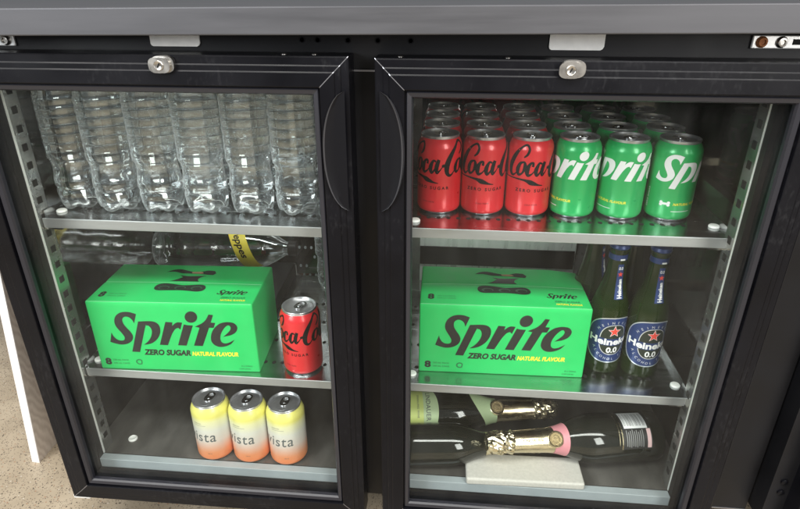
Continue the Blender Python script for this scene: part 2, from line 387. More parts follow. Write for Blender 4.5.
def cola_strokes():
    C = [(1.52, 1.30, .10), (1.80, 1.55, .20), (1.92, 1.92, .20), (1.68, 2.18, .15), (1.25, 2.0, .17), (.74, 1.42, .34), (.34, .72, .44), (.30, .15, .36), (.55, -.10, .2), (.85, .05, .11), (1.1, .36, .06)]
    o = [(1.5, .97, .08), (1.22, .82, .15), (1.03, .36, .23), (1.15, .02, .14), (1.45, .14, .09), (1.66, .6, .19), (1.6, .93, .12), (1.42, .97, .05)]
    c = [(2.30, .66, .13), (2.32, .93, .11), (2.08, .87, .13), (1.86, .42, .26), (1.95, .03, .16), (2.25, .12, .07), (2.5, .42, .04)]
    a1 = [(3.08, .86, .08), (2.84, .92, .11), (2.60, .42, .23), (2.68, .03, .14), (2.95, .25, .08), (3.2, .8, .06)]
    a2 = [(3.32, 1.02, .17), (3.13, .45, .23), (3.16, .04, .14), (3.4, .2, .06), (3.62, .48, .03)]
    hy = [(3.58, .50, .10), (3.72, .56, .15), (3.92, .6, .08)]
    l_ = [(5.5, .2, .05), (6.0, 1.15, .07), (6.38, 1.95, .1), (6.30, 2.22, .09), (6.02, 1.7, .18), (5.80, .85, .26), (5.78, .18, .2), (5.98, .02, .1), (6.22, .32, .04)]
    tail = [(-.5, -.30, .03), (.4, -.30, .05), (1.2, -.32, .07), (1.8, -.38, .12), (2.2, -.50, .24), (2.55, -.60, .18), (2.9, -.70, .08), (3.3, -.76, .02)]
    sh = lambda q, d: [(x + d, y, w) for x, y, w in q]
    C2 = [(x + 3.72, y * 1.08 - .08, w * 1.05) for x, y, w in C]
    hv = lambda q: [(x, y, w * 1.45 + .02) for x, y, w in q]
    return [stroke_shape(hv(q) if q is not C and q is not C2 else q) for q in (C, o, c, a1, a2, hy, C2, sh(o, 3.8), l_, sh(a1, 3.62), sh(a2, 3.62), tail)]
COLA = cola_strokes()

# ------------------------------------------------------------------ room
fl = MB(); fl.add([(-6000, -6000, -800), (6000, -6000, -800), (6000, 2500, -800), (-6000, 2500, -800)], [(0, 1, 2, 3)])
tag(fl.build('floor', M['terrazzo']), 'beige speckled terrazzo floor', kind='structure')

bt = thing('bench_top', 'grey brushed steel bench top running above both fridge doors', 'counter', (78, -208, 60.2), (0, math.radians(-.55), 0))
b = MB(); b.box(-1400, 1500, 0, 640, -12.5, 17.0, 0, 1.6); b.build('counter_slab', M['counter'], bt)

# ------------------------------------------------------------------ the fridge
LX, RX, YB, ZF, ZT = -485, 549, 262, -662, 18       # inner walls, back, floor, ceiling
fr = thing('drinks_fridge', 'black two door back bar fridge with glass doors standing on terrazzo floor', 'fridge', (32, 40, -800))
OFF = (-32, -40, 800)
def fpart(mb, name, mats, parent=None): return mb.build(name, mats, parent or fr, OFF if parent is None else None)
c = MB()
c.box(-518, LX - 2, -149, 300, -700, 46); c.box(RX + 2, 582, -149, 300, -700, 46)
c.box(LX - 2, RX + 2, YB + 2, 300, -700, 46); c.box(LX - 2, RX + 2, -136, YB + 2, -700, ZF - 2); c.box(LX - 2, RX + 2, -136, YB + 2, ZT + 2, 46)
c.box(LX - 2, -460, -149, -136, -700, 2); c.box(514, RX + 2, -149, -136, -700, 2); c.box(-460, 514, -149, -136, -700, -681)
c.box(4, 60, -149, -136, -681, 2); c.box(LX - 2, RX + 2, -149, -136, 2, 46)
fpart(c, 'cabinet', M['black'])
for x in (-470, 530):
    for y in (-60, 240):
        fs = MB(); fs.box(x - 22, x + 22, y - 22, y + 22, -800, -700, 0, 4); fpart(fs, 'foot', M['black'])
fs = MB(); fs.box(4, 60, -151, -149.2, 1.2, 3.2); fpart(fs, 'trim_lip', M['mitre'])
w = MB(); t = 1.5
w.box(LX - t, LX, -134, YB, ZF, ZT); w.box(RX, RX + t, -134, YB, ZF, ZT); w.box(LX, RX, YB, YB + t, ZF, ZT); w.box(LX, RX, -134, YB, ZT, ZT + t)
fpart(w, 'inner_lining', M['liner'])
w = MB(); w.box(LX, RX, -134, YB, ZF - t, ZF); fpart(w, 'inner_floor', M['floor_liner'])
for xa, xb in ((-459, 3), (61, 513)):
    w = MB(); w.box(xa, xb, -150.5, -136.5, -680, -661, 0, .8); fpart(w, 'sill_strip', M['sill'])
# evaporator cover at the right of the back wall: perforated sheet, dark air slot
w = MB(); w.box(62, 400, YB - 22, YB - 2, -560, -290); cov = fpart(w, 'evaporator_cover', M['galv'])
w = MB(); w.box(64, 398, YB - 25, YB - 22.5, -446, -405); w.build('air_slot', M['black'], cov)
w = MB()
for k in range(26):
    for z in (-384, -376):
        if (k * 7 + z) % 5: w.prism(oval(75 + k * 12.5, z, 2.2, 2.2, 10), lambda u, v, d: (u, d, v), YB - 22.6, YB - 22.1)
w.build('perforation', M['hole'], cov)
w = MB()
for k in range(7): w.prism([(430 + k * 13, -330), (434 + k * 13, -330), (439 + k * 13, -440), (435 + k * 13, -440)], lambda u, v, d: (u, d, v), YB - 1.2, YB - .4)
fpart(w, 'louvre', M['hole'])
# perforated sheet seen behind the red can in the left door
w = MB(); w.box(-190, 20, YB - 20, YB - 2, -655, -330); pp = fpart(w, 'perforated_panel', M['liner'])
w = MB()
for r_ in range(9):
    for k in range(15):
        z = -420 - r_ * 22
        if random.random() < .82: w.prism(oval(-180 + k * 13 + (r_ % 2) * 6, z, 2.6, 3.4, 10), lambda u, v, d: (u, d, v), YB - 21.2, YB - 20.2)
w.build('perforation', M['sill'], pp)  # pale dots: light reflecting at the holes is put into their colour
# centre pilaster and shelf rails
w = MB(); w.box(26, 38, -130, YB - 4, ZF, ZT); fpart(w, 'centre_post', M['liner'])
def shelf_rail(x, sgn):
    m = MB()
    x1 = x - sgn * 24
    m.box(min(x, x1), max(x, x1), -134, -131, ZF + 1, ZT - 2)             # front flange
    m.box(min(x, x + sgn * 1.4), max(x, x + sgn * 1.4), -134, -109, ZF + 1, ZT - 2)  # slotted face
    m.box(min(x, x1), max(x, x1), -110, -107, ZF + 1, ZT - 2)
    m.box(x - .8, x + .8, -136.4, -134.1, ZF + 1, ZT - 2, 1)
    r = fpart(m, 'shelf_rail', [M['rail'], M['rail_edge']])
    s = MB(); z = ZT - 22
    while z > ZF + 15:
        xs = x + sgn * 1.5
        s.box(min(xs, xs + sgn * .5), max(xs, xs + sgn * .5), -127, -117, z - 8, z + 2); z -= 26
    s.build('rail_slot', M['hole'], r)
shelf_rail(-459, 1); shelf_rail(514, -1)
def rear_rail(x):
    m = MB(); m.box(x, x + 20, 190, 193, ZF + 1, ZT - 2); fpart(m, 'shelf_rail', M['rail'])
rear_rail(62); rear_rail(-10)
# shelves
def shelf(x0, x1, z, yf, clips):
    m = MB(); yb = YB - 26
    m.box(x0, x1, yf + 1, yb, z - 1.2, z)                                # tray
    m.box(x0, x1, yf - 1.1, yf + 1.2, z - 14, z + 1.1, 1, 1.0)               # folded front edge
    m.box(x0, x0 + 26, yf + 1, yf + 9, z - 17, z - 14.2); m.box(x1 - 26, x1, yf + 1, yf + 9, z - 17, z - 14.2)
    m.box(x0 - .6, x0 + .8, yf + 6, yb, z + .1, z + 10); m.box(x1 - .8, x1 + .6, yf + 6, yb, z + .1, z + 10)  # raised side edges
    s = fpart(m, 'shelf', [M['shelf'], M['lip']])
    n = int((x1 - x0 - 60) / 14.5)
    for row in (0, 1, 2, 3):
        h = MB()
        for k in range(n):
            u = x0 + 32 + k * 14.5
            h.prism(oval(u, yf + 44 + row * 66, 3.3, 4.4, 12), lambda a, b_, d: (a, b_, z + d), .08, .2)
        h.build('slot_row', M['hole'], s)
    for cx, cy in clips:
        q = MB(); q.lathe([(7.5, .4), (7.5, 2.2), (6.2, 3.6), (2, 4.2), (0, 4.3)], 24)
        q.build('shelf_clip', M['white_plastic'], s, (cx, cy, z))
shelf(46, 518, -215.4, -118, [(88, -91), (510, -77)])
shelf(46, 516, -485, -119, [(86, -94), (506, -88)])
shelf(-456, 18, -215.4, -129, [(-445, -99)])
shelf(-456, 18, -485, -126, [(-447, -101)])

# header details
def plate(x0, x1):
    m = MB(); pts = [(x0, 46), (x0, 31), (x0 + 1, 29), (x0 + 3, 28), (x1 - 4, 28), (x1 - 1.5, 29.3), (x1, 32), (x1, 46)]
    m.prism(pts, lambda u, v, d: (u, d, v), -151.5, -149.5); fpart(m, 'white_plate', M['plate'])
plate(-233.5, -171.5); plate(244, 306)
def hinge(x0, x1, bolts, dz=0.):
    m = MB(); m.box(x0, x1, -153, -149.5, 31.5 + dz, 45.9 + dz, 0, 1.2); h = fpart(m, 'hinge_bracket', M['bracket'])
    for x, mm in bolts:
        q = MB(); q.lathe([(6.2, 0), (6.2, 1.2), (5, 2.6), (4.6, 4.2), (3, 4.4), (2.8, 2.6), (0, 2.6)], 20)
        q.build('bolt', M[mm], h, (x, -153, 38.8 + dz), (PI / 2, 0, 0))
    q = MB(); q.box(x1 - 22 if x0 > 0 else x0 + 6, x1 - 10 if x0 > 0 else x0 + 16, -153.4, -152.9, 36 + dz, 42 + dz); q.build('hinge_slot', M['hole'], h)
hinge(466, 531, [(476, 'rust'), (497, 'chrome')]); hinge(-505, -408, [(-418, 'chrome'), (-440, 'chrome')], -5)
for x in (-46, -27, 9.5, 45, 84, -210):
    m = MB(); m.lathe([(2.4, .3), (2.4, .8), (3.4, .8), (3.4, .2)], 16, close=False); m.lathe([(2.4, .4), (0, .4)], 16, 1)
    m.build('screw_hole', [M['frame'], M['hole']], fr, (x - 32, -149.2 - 40, 36.5 + 800), (PI / 2, 0, 0))
m = MB(); m.box(-500, -470, -185, -152, -722, -714, 0, 1.5); fpart(m, 'lower_hinge', M['white_plastic'])

# doors: a mitred profile swept round a rectangle; profile = (inset from the outer edge, depth behind the front plane)
PROFILE = [(0, 42), (0, 5.2), (1.5, 4.1), (9.2, 4.0), (9.4, 3.2), (10.9, 2.2), (16.4, 2.1), (16.6, 1.2), (18.1, .2), (33.2, 0), (34.2, .6), (34.6, 5.5), (36, 5.5)]
BEAD = [(36, 7), (36.3, 4.2), (37.4, 3.2), (42.2, 4.6), (44, 7.5), (44.2, 13)]
def sweep(mb, prof, x0, x1, z0, z1, yf, mi=0, back=None):
    loops = []
    for i, d in prof:
        loops.append([(x0 + i, yf + d, z1 - i), (x1 - i, yf + d, z1 - i), (x1 - i, yf + d, z0 + i), (x0 + i, yf + d, z0 + i)])
    v = [p for l_ in loops for p in l_]; f = []
    n = len(loops)
    for a in range(n if back else n - 1):
        b_ = (a + 1) % n
        for k in range(4): f.append([a * 4 + k, a * 4 + (k + 1) % 4, b_ * 4 + (k + 1) % 4, b_ * 4 + k])
    mb.add(v, f, mi)
def mitre_strips(mb, prof, x0, x1, z0, z1, yf, mi):
    for cx, cz, sx, sz in ((x0, z1, 1, -1), (x1, z1, -1, -1), (x0, z0, 1, 1), (x1, z0, -1, 1)):
        h = .42
        v = []
        for i, d in prof:
            x, z = cx + sx * i, cz + sz * i
            v += [(x + h * sx * .7, yf + d - .12, z - h * sz * .7), (x - h * sx * .7, yf + d - .12, z + h * sz * .7)]
        mb.add(v, [[2 * k, 2 * k + 1, 2 * k + 3, 2 * k + 2] for k in range(len(prof) - 1)], mi)
YD = -195
def door(x0, x1, z0, z1, handle_x, hsgn, lock_x, label):
    m = MB(); sweep(m, PROFILE + [(36, 42)], x0, x1, z0, z1, YD, 0, True)
    mitre_strips(m, PROFILE[1:-2], x0, x1, z0, z1, YD, 1)
    d = fpart(m, 'door', [M['frame'], M['mitre']]); d['label'] = label
    m = MB(); sweep(m, BEAD, x0, x1, z0, z1, YD); m.build('glazing_bead', M['bead'], d)
    m = MB(); m.box(x0 + 37, x1 - 37, YD + 13.2, YD + 17.2, z0 + 37, z1 - 37); m.build('glass_pane', M['pane'], d)
    for sx in ((x1 - 78, x1 - 42) if hsgn < 0 else (x0 + 28, x0 + 150)):
        q = MB(); q.lathe([(3.6, -.5), (3.6, .4), (2.4, 1.3), (0, 1.5)], 18); q.build('screw', M['chrome'], d, (sx + OFF[0] * 0, YD + 20, z1), None).location = Vector((sx, YD + 20, z1)) * S
    # gasket behind the frame
    m = MB(); sweep(m, [(6, 42.3), (6, 45.6), (26, 45.6), (26, 42.3)], x0, x1, z0, z1, YD, 0, True); m.build('gasket', M['black'], d)
    # crescent pull: straight side near the door edge, scooped inner face with a thin raised lip
    m = MB(); top, bot, wd = -14, -162, 28; n = 28; v = []; f = []
    for k in range(n + 1):
        s = -1 + 2 * k / n; z = (top + bot) / 2 - s * (top - bot) / 2
        wv = wd * (1 - abs(s) ** 2.2) ** .62 if abs(s) < 1 else 0
        for q, dy in ((0, .2), (.02, -.7), (.4, -.8), (.72, -1.7), (.92, -4.6), (.985, -5.2), (1.04, .3)):
            v.append((handle_x + hsgn * (wv * q + .4 * (q - .5)), YD + dy * (1 - .9 * abs(s) ** 6), z))
    for k in range(n):
        for q in range(6): f.append([k * 7 + q, k * 7 + q + 1, (k + 1) * 7 + q + 1, (k + 1) * 7 + q])
    m.add(v, f, 0, True); m.m = [1 if (i % 6) >= 4 else 0 for i in range(len(f))]; m.build('handle', [M['handle'], M['handle_lip']], d, sharp=28)
    # lock
    m = MB(); z = 12.2
    m.prism(oval(lock_x + 3, z + .8, 13.5, 9.6, 28, 2.8), lambda u, v_, dd: (u, dd, v_), YD - 3.2, YD + 3)
    m.prism(oval(lock_x, z, 12.6, 8.8, 28, 3.0), lambda u, v_, dd: (u, dd, v_), YD - 6.4, YD - 3.1)
    k = m.build('lock', M['chrome'], d)
    q = MB(); q.lathe([(5.6, 0), (5.6, 1.0), (4.9, 1.6), (4.4, 1.3), (0, .9)], 24)
    q.box(-.7, .7, -2.6, 2.6, .8, 1.9, 1); q.build('key_barrel', [M['chrome'], M['hole']], k, (lock_x, YD - 6.4, z), (PI / 2, .5, 0))
    return d
door(-494, 16, -712.5, 23, 11, -1, -203, 'left glass door with crescent pull at its right')
door(46, 556, -713.5, 21.5, 51.5, 1, 262.6, 'right glass door with crescent pull at its left')

# ------------------------------------------------------------------ cans
def can_body_r(z):
    for (r0, z0), (r1, z1) in zip(BODY, BODY[1:]):
        if z0 <= z <= z1: return r0 + (r1 - r0) * (z - z0) / (z1 - z0)
    return BODY[-1][0]
CANH = 117.
BODY = [(30.0, 4.6), (31.3, 6.4), (32.1, 8.6), (32.4, 11.5), (32.4, 60), (32.4, 98), (32.2, 101), (31.4, 104), (29.9, 107.6), (28.2, 110.6), (27.0, 112.6)]
BASE = [(0, 8), (12, 7), (19, 4.2), (22.5, .6), (23.8, 0), (25.2, .3), (26.6, 1.2), (28.4, 2.8), (29.99, 4.6)]
LID = [(26.99, 112.6), (26.6, 113.2), (26.8, 114.2), (27.5, 114.9), (27.7, 116.1), (27.2, 117), (26.2, 116.9), (25.5, 115.6), (24.6, 113.2), (23.8, 112.5), (22.8, 113), (21.5, 113.6), (14, 113.6), (0, 113.6)]
def can_shell(root, paint):
    m = MB(); m.lathe(BODY, 56, 0, close=False); o1 = m.build('can_body', paint, root)
    m = MB(); m.lathe(BASE, 56, 0, close=False); m.build('can_base', M['alu'], root)
    m = MB(); m.lathe(LID, 56, 0, close=False)
    m.prism(oval(0, -9, 8.2, 10.2, 24), lambda u, v, d: (u, v, d), 113.6, 113.9, 0)
    l_ = m.build('can_lid', M['lid'], root, sharp=30)
    t_ = MB(); outer = oval(0, 3.2, 7.6, 12.2, 28, 2.4); inner = oval(0, 8.2, 4.6, 4.4, 28)
    for z0, z1 in ((114.4, 115.5),):
        n = 28; v = [(*p, z0) for p in outer] + [(*p, z0) for p in inner] + [(*p, z1) for p in outer] + [(*p, z1) for p in inner]; f = []
        for i in range(n):
            j = (i + 1) % n
            f += [[i, j, n + j, n + i], [2 * n + i, 3 * n + i, 3 * n + j, 2 * n + j], [i, 2 * n + i, 2 * n + j, j], [n + i, n + j, 3 * n + j, 3 * n + i]]
        t_.add(v, f)
    t_.lathe([(2.6, 113.6), (2.6, 116), (1.6, 116.3), (0, 116.3)], 16)
    t_.build('pull_tab', M['alu'], l_)
    return o1
R = 32.4
def cola_can(name, label, group):
    t_ = thing(name, label, 'can', group=group); can_shell(t_, M['red'])
    m = MB(); k = 17
    for i, s in enumerate(COLA):
        wrap(m, xform(s, k, -2.35 * k, 65, k * 1.16), R, 0, 0, .10 + .02 * i, lambda v: can_body_r(v))
    m.build('script_lettering', M['ink'], t_)
    m = MB(); wrap(m, text_shape('ZERO SUGAR', 6.0, .10, 0, 1.45, 'CENTER') if False else xform(text_shape('ZERO SUGAR', 6.4, .2, 0, 1.55), 1, -23, 40.5), R)
    wrap(m, xform(text_shape('COLA TASTE', 3, .02, 0, 1.1), 1, -8, 20), R)
    m.build('small_lettering', M['ink'], t_)
    return t_
def soda_can(name, label, group):
    t_ = thing(name, label, 'can', group=group); can_shell(t_, M['green'])
    m = MB(); wrap(m, xform(LEMON, 136, -40, 60), R)
    wrap(m, xform(text_shape('ZERO SUGAR', 4.6, .1, .1, 1.1), 1, -47, 17, rot=PI / 2), R)
    wrap(m, ([(-10, 17.2), (18, 17.2), (18, 18), (-10, 18)], [[0, 1, 2, 3]]), R)
    bone = oval(-21, 28.5, 2.3, 2.0, 12) 
    for ox, oy in ((-25, 30), (-25, 26.8), (-15, 30), (-15, 26.8)): wrap(m, poly_shape(oval(ox, oy, 2.2, 2.2, 12)), R, 0, 0, .10 + .01 * ox / 10)
    wrap(m, ([(-25, 26.8), (-15, 26.8), (-15, 30), (-25, 30)], [[0, 1, 2, 3]]), R, 0, 0, .16)
    m.build('white_lettering', M['white'], t_)
    m = MB(); wrap(m, xform(text_shape('NATURAL FLAVOUR', 5.2, .14, .2, 1.0), 1, -9, 26.6), R)
    m.build('yellow_lettering', M['yellow'], t_)
    return t_
COLS = [(120.2, 'red'), (185.4, 'red'), (251.4, 'red'), (318, 'green'), (386.6, 'green'), (456.2, 'green')]
ROWS = [-34.6, 33.4, 101, 168.6]
rowname = ['front row', 'second row', 'third row', 'rear row']
colname = ['leftmost column by the door stile', 'middle of the three red columns', 'red column touching the green cans', 'green column touching the red cans', 'middle of the three green columns', 'rightmost green column']
front = ['leftmost front red cola can, mostly showing the second half of its black script',
         'middle front red cola can between two other red cans on top shelf',
         'front red cola can standing directly beside the first green can on top shelf',
         'front green soda can standing directly beside the red cola cans',
         'middle front green soda can between two other green cans on top shelf',
         'rightmost front green soda can beside the empty end of the top shelf']
ROT = [-30, -5, 2, -84, -68, 8]
proto = {}
for ci, (x, kind) in enumerate(COLS):
    for ri, y in enumerate(ROWS):
        lab = front[ci] if ri == 0 else '%s can on top shelf, %s, %s' % ('red cola' if kind == 'red' else 'green soda', rowname[ri], colname[ci])
        grp = 'red cola cans on the top shelf' if kind == 'red' else 'green soda cans on the top shelf'
        rz = math.radians(ROT[ci] if ri == 0 else random.uniform(-180, 180))
        # the text turns left when the can is turned clockwise seen from above
        loc = (x + (random.uniform(-1, 1) if ri else 0), y, -215.3)
        if kind not in proto:
            t_ = (cola_can if kind == 'red' else soda_can)('cola_can' if kind == 'red' else 'soda_can', lab, grp)
            t_.location = Vector(loc) * S; t_.rotation_euler = (0, 0, rz); proto[kind] = t_
        else: dup(proto[kind], loc, rz, lab, grp)
lone = dup(proto['red'], (-96, -86, -484.9), math.radians(-25), 'single red cola can beside the green carton on the left middle shelf', 'loose red cola can')
del lone['group']

def pastel_can(loc, rz, lab):
    t_ = thing('seltzer_can', lab, 'can', loc, (0, 0, rz), 'yellow and orange seltzer cans'); can_shell(t_, M['pastel'])
    m = MB(); wrap(m, fit(text_shape('vista', 20, .12, .12, 1.12), -29, 22, 46, 66), R)
    wrap(m, xform(text_shape('SPARKLING', 2.6, .02, 0, 1.1), 1, -14, 84), R)
    wrap(m, ([(-14, 80.6), (8, 80.6), (8, 81.1), (-14, 81.1)], [[0, 1, 2, 3]]), R)
    wrap(m, xform(text_shape('330 ml', 2.6, .02, 0, 1.1), 1, 4, 19), R)
    m.build('grey_lettering', M['vista_ink'], t_); return t_
for k_, (x, lab) in enumerate(((-261, 'leftmost yellow and orange seltzer can on the fridge floor'), (-195, 'middle yellow and orange seltzer can of the three on the fridge floor'), (-129, 'rightmost yellow and orange seltzer can on the fridge floor'))):
    if k_ == 0: pc = pastel_can((x, -109, -661.9), math.radians(-11), lab)
    else: dup(pc, (x, -109, -661.9), math.radians((-11, -9, -6)[k_]), lab)

# ------------------------------------------------------------------ soda cartons
def carton(loc, rz, lab, bow=1.6, crush=0.):
    W_, D_, H_ = 266, 133, 129
    t_ = thing('drink_carton', lab, 'carton', loc, (0, 0, rz), 'green eight can cartons')
    bm = bmesh.new(); nx, ny, nz = 12, 8, 8
    def bend(x, y, z):
        a, b_, c_ = x / W_, y / D_, z / H_
        ed = lambda q: max(0., 1 - (2 * q - 1) ** 2)
        dy = -(bow * ed(a) * ed(c_) ** .8) * (1 - b_) + bow * .6 * ed(a) * ed(c_) * b_
        dz = (bow * 1.1 * ed(a) * ed(b_) - crush * max(0, a - .82) * max(0, b_ - .55) * 60) * c_ - .9 * c_ * math.exp(-((b_ - .5) / .03) ** 2)
        dx = (bow * .8 * ed(b_) * ed(c_)) * (2 * a - 1)
        return (x + dx, y + dy, z + dz)
    bm = bmesh.new(); bmesh.ops.create_cube(bm, size=1)
    for v in bm.verts: v.co = ((v.co.x + .5) * W_, (v.co.y + .5) * D_, (v.co.z + .5) * H_)
    bmesh.ops.bevel(bm, geom=list(bm.edges), offset=2.4, segments=3, affect='EDGES', profile=.5)
    for ax, nn, L_ in ((0, 22, W_), (1, 26, D_), (2, 14, H_)):
        for k in range(1, nn):
            co = [0, 0, 0]; no = [0, 0, 0]; co[ax] = L_ * k / nn; no[ax] = 1
            bmesh.ops.bisect_plane(bm, geom=bm.verts[:] + bm.edges[:] + bm.faces[:], dist=1e-4, plane_co=co, plane_no=no)
    for v in bm.verts: v.co = bend(*v.co)
    m = MB(); m.bm(bm, 0, True); m.build('carton_body', M['carton'], t_, sharp=24)
    F = lambda u, v, d: (lambda p: (p[0], p[1] - d, p[2]))(bend(u, 0, v)); T = lambda u, v, d: (lambda p: (p[0], p[1], p[2] + d))(bend(u, v, H_))
    def lay(mb, sh, fn, mi=0, d=.3):
        sh = cut(cut(sh, 8), 8, 1); mb.add([fn(u, v, d) for u, v in sh[0]], sh[1], mi)
    m = MB(); lay(m, xform(LEMON, 212, 26, 50), F); m.build('logo', M['carton_ink'], t_)
    m = MB(); lay(m, fit(text_shape('ZERO SUGAR', 12, .55, .22), 78, 156, 30.5, 42), F)
    lay(m, fit(text_shape('8', 12, .55), 9.5, 20, 9, 22.5), F)
    lay(m, fit(text_shape('8', 12, .55), 12, 22.5, 15, 32), T)
    lay(m, fit(LEMON, 200, 249, 26), T)
    m.build('black_lettering', M['carton_ink'], t_)
    m = MB(); lay(m, fit(text_shape('NATURAL FLAVOUR', 10, .42, .22), 158, 234, 31, 39.5), F)
    lay(m, fit(text_shape('NATURAL FLAVOUR', 10, .3, .22), 212, 252, 9, 14), T)
    m.build('yellow_lettering', M['yellow'], t_)
    m = MB()
    for z, s in ((17.5, 'PACK'), (11, 'CANS')): lay(m, xform(text_shape('330 mL ' + s, 4.6, .02), 1, 23, z), F)
    lay(m, ring_shape(oval(67, 16, 6, 5.6, 24)[2:22], oval(67, 16, 3.6, 3.4, 24)[2:22]), F)
    lay(m, xform(text_shape('8 x 330mL', 4.4, .02), 1, 236, 11), F); lay(m, xform(text_shape('2.64 Litres', 4.4, .02), 1, 232, 5.5), F)
    for z, s in ((24, 'PACK'), (17, 'CANS')): lay(m, xform(text_shape('330 mL ' + s, 5, .02), 1, 27, z), T)
    lay(m, fit(text_shape('ZERO SUGAR', 10, .2, .22), 210, 250, 17, 22), T)
    m.build('fine_print', M['carton_dark'], t_)
    # crease across the top, hand hole, torn flap
    m = MB(); lay(m, ([(2, 66), (W_ - 2, 66), (W_ - 2, 67), (2, 67)], [[0, 1, 2, 3]]), T, 0, .2); lay(m, ([(2, .4), (W_ - 2, .4), (W_ - 2, 1.3), (2, 1.3)], [[0, 1, 2, 3]]), T, 0, .08)
    m.build('crease', M['carton_edge'], t_)
    m = MB()
    slot = [(92, 50), (95, 58), (104, 62), (118, 60), (136, 56), (155, 58), (165, 59), (173, 56), (177, 47), (174, 39), (165, 36), (150, 38), (135, 39), (112, 38), (100, 38), (94, 42)]
    lay(m, poly_shape(smooth_outline(slot)), T, 0, .3)
    up = [(90, 103), (100, 112), (112, 114), (128, 108), (140, 104), (150, 106), (160, 111), (172, 110), (177, 101), (174, 94), (162, 95), (150, 97), (132, 98), (118, 99), (104, 104)]
    lay(m, poly_shape(smooth_outline(up)), T, 0, .3)
    flap = [(118, 91), (126, 84), (116, 74), (108, 70), (158, 70), (154, 76), (156, 84), (164, 91), (150, 89), (134, 88)]
    lay(m, poly_shape(smooth_outline(flap)), T, 1, .42)
    lay(m, poly_shape(smooth_outline([(134, 104), (150, 105), (156, 100), (150, 98), (136, 99)])), T, 2, .45)
    for cx in (108, 135, 162):                               # lids of the cans showing in the hand hole
        lay(m, ring_shape([(cx + 11 * math.cos(a), 43 + 12 * math.sin(a)) for a in [PI * (k / 12) for k in range(12)] + [PI * (1 - k / 12) for k in range(1)]][:12],
                          [(cx + 8.5 * math.cos(a), 43 + 9.5 * math.sin(a)) for a in [PI * (k / 12) for k in range(12)]]) if False else poly_shape(oval(cx, 47, 9.5, 6.2, 20)), T, 3, .5)
        lay(m, poly_shape(oval(cx + 1, 45.6, 7.2, 4.6, 20)), T, 0, .62)
    m.build('hand_hole', [M['carton_hole'], M['carton_ink'], M['kraft'], M['can_in_hole']], t_)
    return t_
ca = carton((96.5, -85.4, -484.9), math.radians(1.0), 'green eight can carton on the right middle shelf beside the beer bottles', 2.2, 1.0)
carton((-428.8, -124.5, -484.9), math.radians(2.69), 'green eight can carton on the left middle shelf beside the single red can', 1.1, .0)

# ------------------------------------------------------------------ water bottles
def water_profile():
    p = [(0, 5), (12, 4), (20, 1.4), (25, 0), (28.5, 2), (30.5, 8), (31.6, 16), (32, 26), (31.2, 29), (30.2, 31.5), (30.4, 33.5), (31.6, 36), (32, 38), (31.9, 46), (31, 50), (30.3, 55), (29.8, 62), (29.8, 68), (30.4, 73), (31, 76.5)]
    z = 78.
    for k in range(7):
        p += [(32.9, z + .3), (33.2, z + 4), (33.2, z + 8), (32.9, z + 12.0), (31.9, z + 12.3), (31.9, z + 13.0)]; z += 13.3
    p += [(31.8, 174), (31.6, 178), (30.6, 185), (28, 194), (24, 203), (19, 212), (14.8, 218), (13.2, 221), (13.2, 226), (15.6, 226.6), (15.6, 228.4), (12.6, 229), (12.6, 233)]
    return p
def water_bottle(lab):
    t_ = thing('water_bottle', lab, 'bottle', group='clear water bottles on the left top shelf')
    m = MB(); m.lathe(water_profile(), 60)
    # petal feet and moulded facets
    vs = []
    for x, y, z in m.v:
        r = math.hypot(x, y); a = math.atan2(y, x)
        if 0 <= z < 30 and r > 8: r *= 1 - .11 * (1 - z / 30) * (.5 + .5 * math.cos(5 * a)) ** 1.5; z = z + 4.5 * max(0, 1 - z / 10) * (.5 + .5 * math.cos(5 * a))
        elif 50 < z < 76: r *= 1 - .02 * (.5 + .5 * math.cos(7 * a)) * math.sin(PI * (z - 50) / 26)
        vs.append((r * math.cos(a), r * math.sin(a), z))
    m.v = vs
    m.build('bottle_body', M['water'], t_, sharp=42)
    m = MB(); m.lathe([(15.2, 229.2), (15.2, 243), (14.4, 244.5), (0, 244.6)], 36)
    m.build('bottle_cap', M['cap_white'], t_); return t_
wx = [(-431, -64), (-367, -69.5), (-299, -66), (-230, -64), (-159, -62.5), (-90.5, -61)]
nth = ['first water bottle from the left, beside the steel rail', 'second water bottle from the left in the front row', 'third water bottle from the left in the front row', 'fourth water bottle from the left in the front row', 'fifth water bottle from the left in the front row', 'sixth water bottle in the front row, next to the right door stile']
rb = ['second row', 'rear row']
wb = None
for r_ in range(3):
    for k, (x, y) in enumerate(wx):
        lab = 'clear ' + nth[k] if r_ == 0 else 'clear water bottle behind the front row, %s, %s column from the left' % (rb[r_ - 1], ('first', 'second', 'third', 'fourth', 'fifth', 'sixth')[k])
        loc = (x + r_ * 1.0, y + 68.5 * r_, -215.2); rz = random.uniform(0, 6.28)
        if wb is None: wb = water_bottle(lab); wb.location = Vector(loc) * S
        else: dup(wb, loc, rz, lab)

for x, y, lab in ((-100, 196, 'clear water bottle standing behind the single red can, nearer the green carton'), (-30, 190, 'clear water bottle standing behind the single red can, nearer the door stile')):
    o = dup(wb, (x, y, -484.8), 1.1, lab); del o['group']
